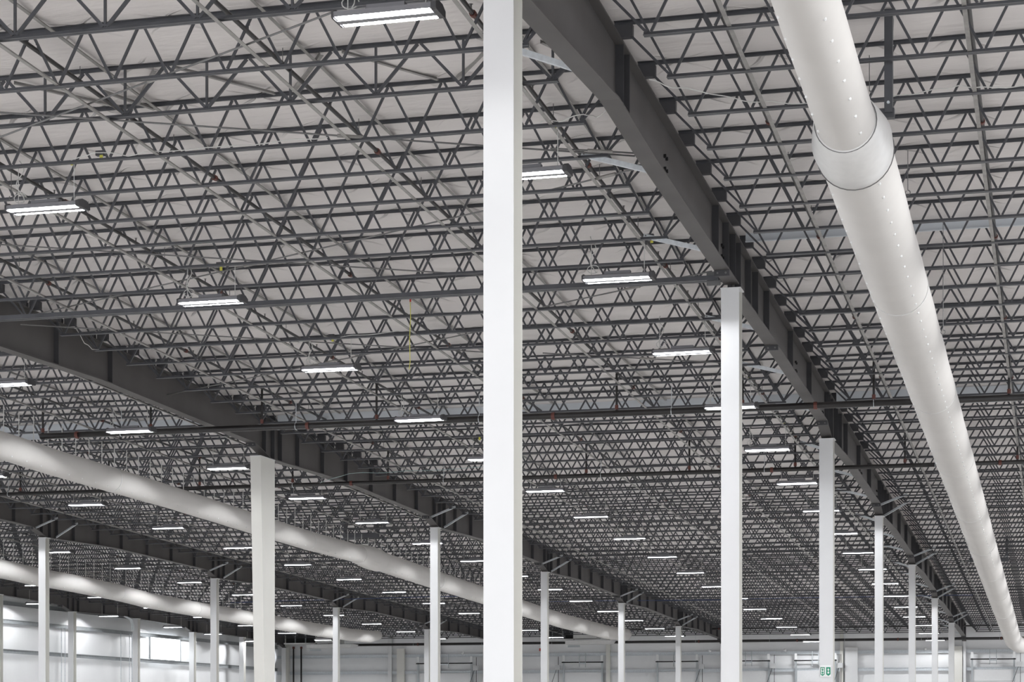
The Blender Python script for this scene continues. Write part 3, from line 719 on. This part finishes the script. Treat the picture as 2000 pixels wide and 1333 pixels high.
for i, (a, b, wh) in enumerate(DOORS):
    x0, x1 = fx(a), fx(b); W = x1 - x0
    g = thing('dock_door', (x0, FS - .1, 0), f'overhead dock door in the far wall, {wh}', 'door', 'dock doors')
    zt = EYE + 3.3
    for q in range(7):
        z0 = q * (zt / 7)
        obj('door_panel', MB().add([(.06, 0, z0 + .012), (W - .06, 0, z0 + .012), (W - .06, 0, z0 + zt/7 - .012), (.06, 0, z0 + zt/7 - .012), (.06, .05, z0), (W - .06, .05, z0), (W - .06, .05, z0 + zt/7), (.06, .05, z0 + zt/7)],
            [(0,1,2,3), (0,4,5,1), (1,5,6,2), (2,6,7,3), (3,7,4,0), (7,6,5,4)]), M['door'], g)
    for x in (0, W): obj('track', MB().box(x - .05, x + .05, -.08, .0, 0, EYE + 4.25), M['track'], g)
    for x in (0, W): obj('track_bracket', MB().box(x - .07, x + .07, -.14, -.085, EYE + 3.98, EYE + 4.36), M['signwhite'], g)
    obj('torsion_shaft', MB().tube([(-.1, -.16, EYE + 3.92), (W + .1, -.16, EYE + 3.92)], .035, 8), M['dark'], g)
    for x in (W * .42, W * .58): obj('hanger_angle', MB().box(x - .02, x + .02, -.2, -.14, EYE + 3.6, EYE + 4.5), M['track'], g)
    obj('spring_plate', MB().box(W*.42, W*.58, -.2, -.12, EYE + 3.8, EYE + 3.9), M['galv'], g)
    if i != 1: m = obj('motor', MB().box(W + .18, W + .48, -.3, -.06, EYE + 3.45, EYE + 3.75), M['box'], g)
    else: m = obj('motor', MB().box(-.5, -.2, -.3, -.06, EYE + 3.45, EYE + 3.75), M['box'], g)
    xm = W + .33 if i != 1 else -.35
    obj('drive_chain', MB().box(xm + .02, xm + .05, -.2, -.18, EYE + 2.0, EYE + 4.3), M['dark'], g)
    obj('motor_cable', MB().tube([(xm - .1, -.2, EYE + 3.45), (xm - .25, -.22, EYE + 3.0), (xm - .55, -.2, EYE + 2.2)], .015, 5), M['dark'], g)
for i, px in enumerate((576.5, 591.5)):
    g = thing('riser_pipe', (fx(px), FS - .3, 0), f'{("left", "right")[i]} one of two black riser pipes on the far wall', 'pipe', 'far wall risers')
    obj('pipe_run', MB().tube([(0, 0, 0), (0, 0, EYE + 5.1)], .055, 10), M['pipe'], g, smooth=True)
    obj('coupling', MB().tube([(0, 0, EYE + 4.95), (0, 0, EYE + 5.1)], .08, 10), M['red'], g)
# air handling plenums with black louvres where the two left ducts end
for i, (a, b, y0, y1, P, wh) in enumerate([(556, 660, 1236, 1257, 0, 'beneath the end of the farthest duct'), (1058, 1165, 1225, 1249, 0, 'beneath the end of the second duct')]):
    s = FAR - 1.9; x0 = (lambda t: s * (t*CT - ST) / (CT + t*ST))((a - 1000) / FPX); x1 = (lambda t: s * (t*CT - ST) / (CT + t*ST))((b - 1000) / FPX)
    Zc = s * CT - x0 * ST; z1 = EYE + (HOR - y0) * Zc / FPX; z0 = EYE + (HOR - y1) * Zc / FPX; H = z1 - z0; W = x1 - x0
    g = thing('air_handler', (x0, s, z0), f'grey air handler with black louvres {wh}', 'air handler', 'air handlers')
    obj('casing', MB().box(W * .58, W, 0, 1.2, 0, H), M['sheet'], g)
    obj('louvre_back', MB().box(0, W * .58, .25, .3, 0, H), M['dark'], g)
    obj('louvre_frame', MB().add(sum([[(x, y, z) for x, y, z in ((-.06, 0, -.08), (W*.58, 0, -.08), (W*.58, 0, 0), (-.06, 0, 0), (-.06, .3, -.08), (W*.58, .3, -.08), (W*.58, .3, 0), (-.06, .3, 0))]], []), [(0,1,2,3), (0,4,5,1), (3,2,6,7), (4,7,6,5), (0,3,7,4), (1,5,6,2)]), M['sheet'], g)
    for q in range(3): obj('louvre_blade', MB().box(W*.58*(q + 1)/3 - .02, W*.58*(q + 1)/3, .02, .2, 0, H), M['track'], g)
    obj('drip_pan', MB().add([(W*.45, -.3, -.35), (W*1.25, -.3, -.35), (W*1.3, -.3, -.12), (W*.45, -.3, -.12), (W*.45, .9, -.35), (W*1.25, .9, -.35), (W*1.3, .9, -.12), (W*.45, .9, -.12)], [(0,1,2,3), (0,4,5,1), (3,2,6,7), (4,7,6,5), (0,3,7,4), (1,5,6,2)]), M['sheet'], g)
    obj('pan_outlet', MB().box(W*.5, W*.72, -.32, -.28, -.55, -.42), M['track'], g)
g = thing('exit_sign', (fx(1061), FS - .15, EYE + 4.75), 'small red exit sign on the far wall beside the nearest column', 'sign')
obj('sign_plate', MB().box(-.22, .22, -.02, .02, -.09, .09), M['exitred'], g)
# white wall lamps on the far wall
for i, px in enumerate((905, 1388, 1534, 1808)):
    g = thing('wall_bullet_lamp', (fx(px), FS - .2, EYE + 4.58), f'small white round fitting on the far wall girt, {ORD[i]} from the left', 'fitting', 'far wall fittings')
    obj('body', MB().tube([(0, 0, -.1), (0, 0, -.06), (0, 0, .04), (0, 0, .1)], [.03, .09, .09, .04], 10), M['signwhite'], g, smooth=True)

# ------------------------------------------------------------------ the two green signs on the third column
s = col_s(2) - .19; zc = EYE + (HOR - 1312) * (s * CT - PA * ST) / FPX
g = thing('safety_sign', (PA - .01, s - .01, zc), 'pair of small green and white extinguisher style signs on the third near column', 'sign')
obj('sign_board', MB().box(-.135, .135, -.006, 0, -.14, .15), M['signwhite'], g)
for x0, full in ((-.125, False), (.015, True)):
    w = .105
    sh = MB().add([(x0, -.009, .10), (x0 + w, -.009, .10), (x0 + w, -.009, -.075), (x0 + w/2, -.009, -.115), (x0, -.009, -.075), (x0, -.006, .10), (x0 + w, -.006, .10), (x0 + w, -.006, -.075), (x0 + w/2, -.006, -.115), (x0, -.006, -.075)],
        [(0,4,3,2,1), (0,1,6,5), (1,2,7,6), (2,3,8,7), (3,4,9,8), (4,0,5,9)])
    pn = obj('green_panel', sh, M['green'], g)
    cx = x0 + w/2
    if not full: obj('inner_field', MB().box(cx - .036, cx + .036, -.0105, -.009, -.07, .08), M['signwhite'], pn)
    mg = 'signwhite' if full else 'green'
    obj('arrow', MB().add([(cx, -.0125, .075), (cx + .03, -.0125, .035), (cx + .012, -.0125, .035), (cx + .012, -.0125, .0), (cx - .012, -.0125, .0), (cx - .012, -.0125, .035), (cx - .03, -.0125, .035)], [(6,5,4,3,2,1,0)]), M[mg], pn)
    obj('figure', MB().tube([(cx, -.0125, -.035), (cx, -.011, -.035)], .025, 10), M[mg], pn)
# conduits up the left wall
for i, px in enumerate((120, 127, 236, 253, 258)):
    s_ = s_at(px, WALL_P + .35)
    g = thing('wall_conduit', (WALL_P + .35, s_, 0), f'thin vertical conduit on the left wall, {ORD[i]} from the camera', 'conduit', 'left wall conduits')
    obj('pipe_run', MB().tube([(0, 0, 0), (0, 0, EYE + 5.0)], .022 if i < 4 else .035, 6), M['galv'], g)
# cable bundle bending off the left wall girder
g = thing('cable_conduit', (PD + .3, s_at(258, PD + .3), EYE + 5.1), 'bent grey conduit bundle looping from the wall girder beside the window', 'conduit')
for q in range(3):
    obj('conduit_bend', MB().tube([(0, q*.12, 0), (.02, q*.12 - .1, .35), (.1, q*.12 - .5, .62), (.2, q*.12 - 1.4, .72)], .035, 8), M['galv'], g, smooth=True)
print('joists', njo, 'objects', len(bpy.data.objects))
